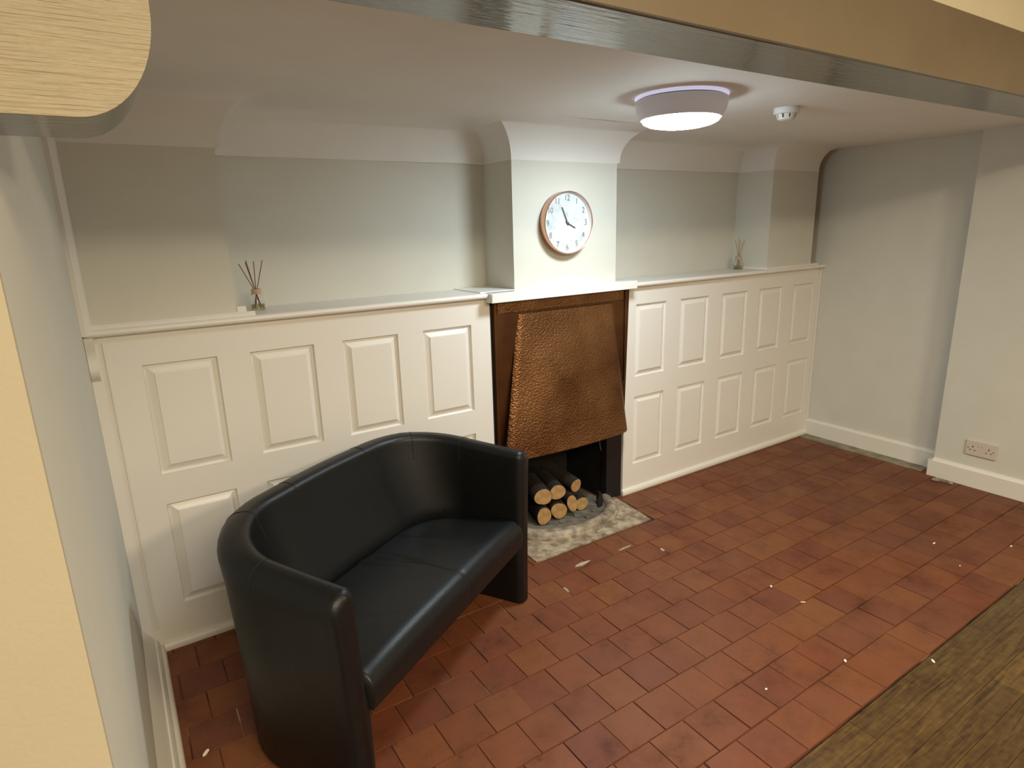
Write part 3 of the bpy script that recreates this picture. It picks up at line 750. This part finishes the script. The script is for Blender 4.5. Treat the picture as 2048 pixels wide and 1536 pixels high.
def cap_end(bm, ring, d):
    """rounded arm front: shrink the ring as it moves forward"""
    c = sum((v.co for v in ring), Vector()) / len(ring); out = []
    base = [v.co.copy() for v in ring]
    xc = (max(v.x for v in base) + min(v.x for v in base)) / 2; zt = max(v.z for v in base)
    r = .026
    prev = ring
    for i in range(1, 6):
        a = PI / 2 * i / 5; f = r * math.sin(a); s = r * (1 - math.cos(a))
        nr = []
        for v in base:
            dx = v.x - xc; nx_ = xc + math.copysign(max(0, abs(dx) - s), dx); nz = v.z - s * max(0, (v.z - (zt - .05)) / .05) if v.z > zt - .05 else v.z
            nr.append(bm.verts.new((nx_, v.y + d * f, nz)))
        for k in range(len(nr)): bm.faces.new((prev[k], prev[(k + 1) % len(nr)], nr[(k + 1) % len(nr)], nr[k]))
        prev = nr
    bm.faces.new(prev)
for a, b in zip(rings, rings[1:]):
    n = len(a)
    for k in range(n): bm.faces.new((a[k], a[(k + 1) % n], b[(k + 1) % n], b[k]))
cap_end(bm, rings[0], -1); cap_end(bm, rings[-1], -1)
bmesh.ops.remove_doubles(bm, verts=bm.verts, dist=.0002)
shell = link_mesh('arms_and_back', bm, M['leather'], t, smooth='all')
# seat
bm = BM(); NXs, NYs = 96, 44; G = {}
def seat_y_back(x):
    ax = abs(x); xi = HW - TH
    yb = DEP - TH - .118; rc = .26
    if ax > xi - rc: 
        q_ = min(1, (ax - (xi - rc)) / rc); return yb - rc * (1 - math.sqrt(max(0, 1 - q_ * q_)))
    return yb
def seat_prof(f, x):
    """f 0..1 : from under-front edge over the roll to the back"""
    bulge = .012 * (1 - min(1, abs(x) / (HW - TH)) ** 4)
    zt = .372 + bulge
    yb = seat_y_back(x) + .025
    if f < .35:
        g = f / .35
        if g < .5: return (-.004 + .006 * (1 - g * 2), .262 + (zt - .062 - .262) * g * 2)
        a = (g - .5) * 2 * PI / 2; return (-.004 + .055 * (1 - math.cos(a)), zt - .062 + .062 * math.sin(a) ** .9)
    g = (f - .35) / .65
    y0 = .051; y = y0 + (yb - y0) * g
    z = zt - .016 * g + .006 * math.sin(PI * g)
    # seam and creases running front to back
    seam = math.exp(-((x - .05) / .006) ** 2) * .0045
    wob = .03 * math.sin(g * 3.1) 
    cr1 = math.exp(-((x - .05 + .075 * max(0, g - .35)) / .012) ** 2) * .009 * max(0, min(1, (g - .25) * 4)) * (1 if g < .93 else 0)
    cr1 = -cr1 + math.exp(-((x - .026 + .075 * max(0, g - .35)) / .016) ** 2) * .006 * max(0, min(1, (g - .25) * 4))
    cr2 = -math.exp(-((x - .25 + .05 * g) / .014) ** 2) * .005 * max(0, math.sin(PI * min(1, max(0, (g - .35) / .6)))) + math.exp(-((x - .22 + .05 * g) / .018) ** 2) * .004 * max(0, math.sin(PI * min(1, max(0, (g - .35) / .6))))
    cr3 = -.002 * math.exp(-((x + .22 + .2 * g) / .02) ** 2) * math.sin(PI * g)
    return (y, z + cr1 + cr2 + cr3 - seam)
for i in range(NXs + 1):
    x = -(HW - TH + .016) + 2 * (HW - TH + .016) * i / NXs
    for j in range(NYs + 1):
        y, z = seat_prof(j / NYs, x)
        if j / NYs < .35:
            z -= math.exp(-((x - .05) / .006) ** 2) * .0015; y += math.exp(-((x - .05) / .005) ** 2) * .002
        G[i, j] = bm.verts.new((x, y, z))
for i in range(NXs):
    for j in range(NYs): bm.faces.new((G[i, j], G[i + 1, j], G[i + 1, j + 1], G[i, j + 1]))
low = {}
for i in range(NXs + 1):
    low[i] = bm.verts.new((G[i, NYs].co.x, G[i, NYs].co.y, .262))
for i in range(NXs):
    bm.faces.new((G[i, NYs], G[i + 1, NYs], low[i + 1], low[i])); bm.faces.new((low[i], low[i + 1], G[i + 1, 0], G[i, 0]))
for i in (0, NXs): bm.faces.new([G[i, j] for j in range(NYs + 1)] + [low[i]])
link_mesh('seat', bm, M['leather'], t, smooth='all')
# seams in the cover over arms and back
for idx in (12, 20, 28, 46, 54, 60):
    x, y, nx, ny = path[idx]; rg = shell_ring(x, y, nx, ny)[6:20]
    bm = BM(); tube(bm, [p + Vector((nx * .0, ny * .0, .0)) for p in rg], .0014, 5); link_mesh('seam', bm, M['seam'], shell, smooth=True)

# ------------------------------------------------------------------ small things on the floor
def blob(name, pts, z0, z1, m): 
    bm = BM(); prism_z(bm, pts, z0, z1); return link_mesh(name, bm, m)
def patch(cx_, cy_, ln, wd, ang):
    pts = []
    for k in range(14):
        a = 2 * PI * k / 14; rx, ry = ln / 2 * random.uniform(.8, 1.05), wd / 2 * random.uniform(.6, 1.1)
        x, y = rx * math.cos(a), ry * math.sin(a); pts.append((cx_ + x * math.cos(ang) - y * math.sin(ang), cy_ + x * math.sin(ang) + y * math.cos(ang)))
    return pts
for (cx_, cy_, ln, wd, ang, lab) in (
    (.935, -.439, .095, .024, .05, 'longest patch of pale mortar in the tile joint before the hearth slab'),
    (1.189, -.446, .085, .010, .03, 'thin streak of pale mortar in front of the right corner of the hearth slab'),
    (1.317, -.562, .030, .020, 1.4, 'small pale mortar crumb patch to the right of the thin mortar streak'),
    (.748, -.559, .045, .012, 1.45, 'short crosswise mortar smear nearest the right sofa arm')):
    tag(blob('mortar_patch', patch(cx_, cy_, ln, wd, ang), -.002, .0022, M['mortar']), lab, 'mortar patch', 'mortar patches in the floor')
def fleck(x, y, ln, wd, ang, lab, z=.001, name='paint_fleck'):
    bm = BM(); pts = patch(0, 0, ln, wd, 0)
    prism_z(bm, pts, 0, .0016); o = link_mesh(name, bm, M['fleck']); o.location = (x, y, z); o.rotation_euler = (0, .0, ang)
    return tag(o, lab, 'fleck', 'white flecks on the floor')

fleck(2.377, -1.258, .026, .008, .1, 'white fleck on the tiles nearest below the double socket, second from the right')
fleck(2.625, -1.472, .016, .010, .0, 'white fleck at the far right edge of the photo, close to the boards')
fleck(1.459, -1.037, .014, .010, .5, 'pale fleck in the middle of the tiled floor, furthest left of the two there')
fleck(1.463, -1.178, .022, .006, -.6, 'thin pale fleck in the middle of the tiled floor, nearer the boards')
fleck(1.266, -1.460, .016, .010, .6, 'bright white fleck on the dark stained joint one tile from the boards')
fleck(.927, -1.388, .010, .008, 0, 'tiny white fleck nearest the bottom of the photo')
fleck(2.256, -1.413, .012, .006, .2, 'faint small fleck one tile from the boards on the right')
fleck(1.509, -1.631, .022, .010, .9, 'small pale chip lying on the oak boards', z=-.0005, name='paint_chip')
fleck(-.642, -.606, .030, .013, .9, 'leaf-shaped white flake on the tiles left of the sofa', name='paint_flake')
t = thing('rubble_heap', 'little heap of grey plaster crumbs at the foot of the right pier', 'rubble', (3.165, -.955, 0))
for k in range(14):
    bm = BM(); r = bmesh.ops.create_icosphere(bm, subdivisions=1, radius=random.uniform(.006, .014))
    for v in bm.verts: v.co *= random.uniform(.7, 1.2)
    a = random.uniform(0, 6.28); d = random.uniform(0, 1)
    bmesh.ops.scale(bm, vec=(1, 1, .6), verts=bm.verts)
    bmesh.ops.translate(bm, vec=(.026 * d * math.cos(a), .050 * d * math.sin(a), .006 + .004 * (1 - d)), verts=bm.verts)
    link_mesh('crumb', bm, M['rubble'], t)
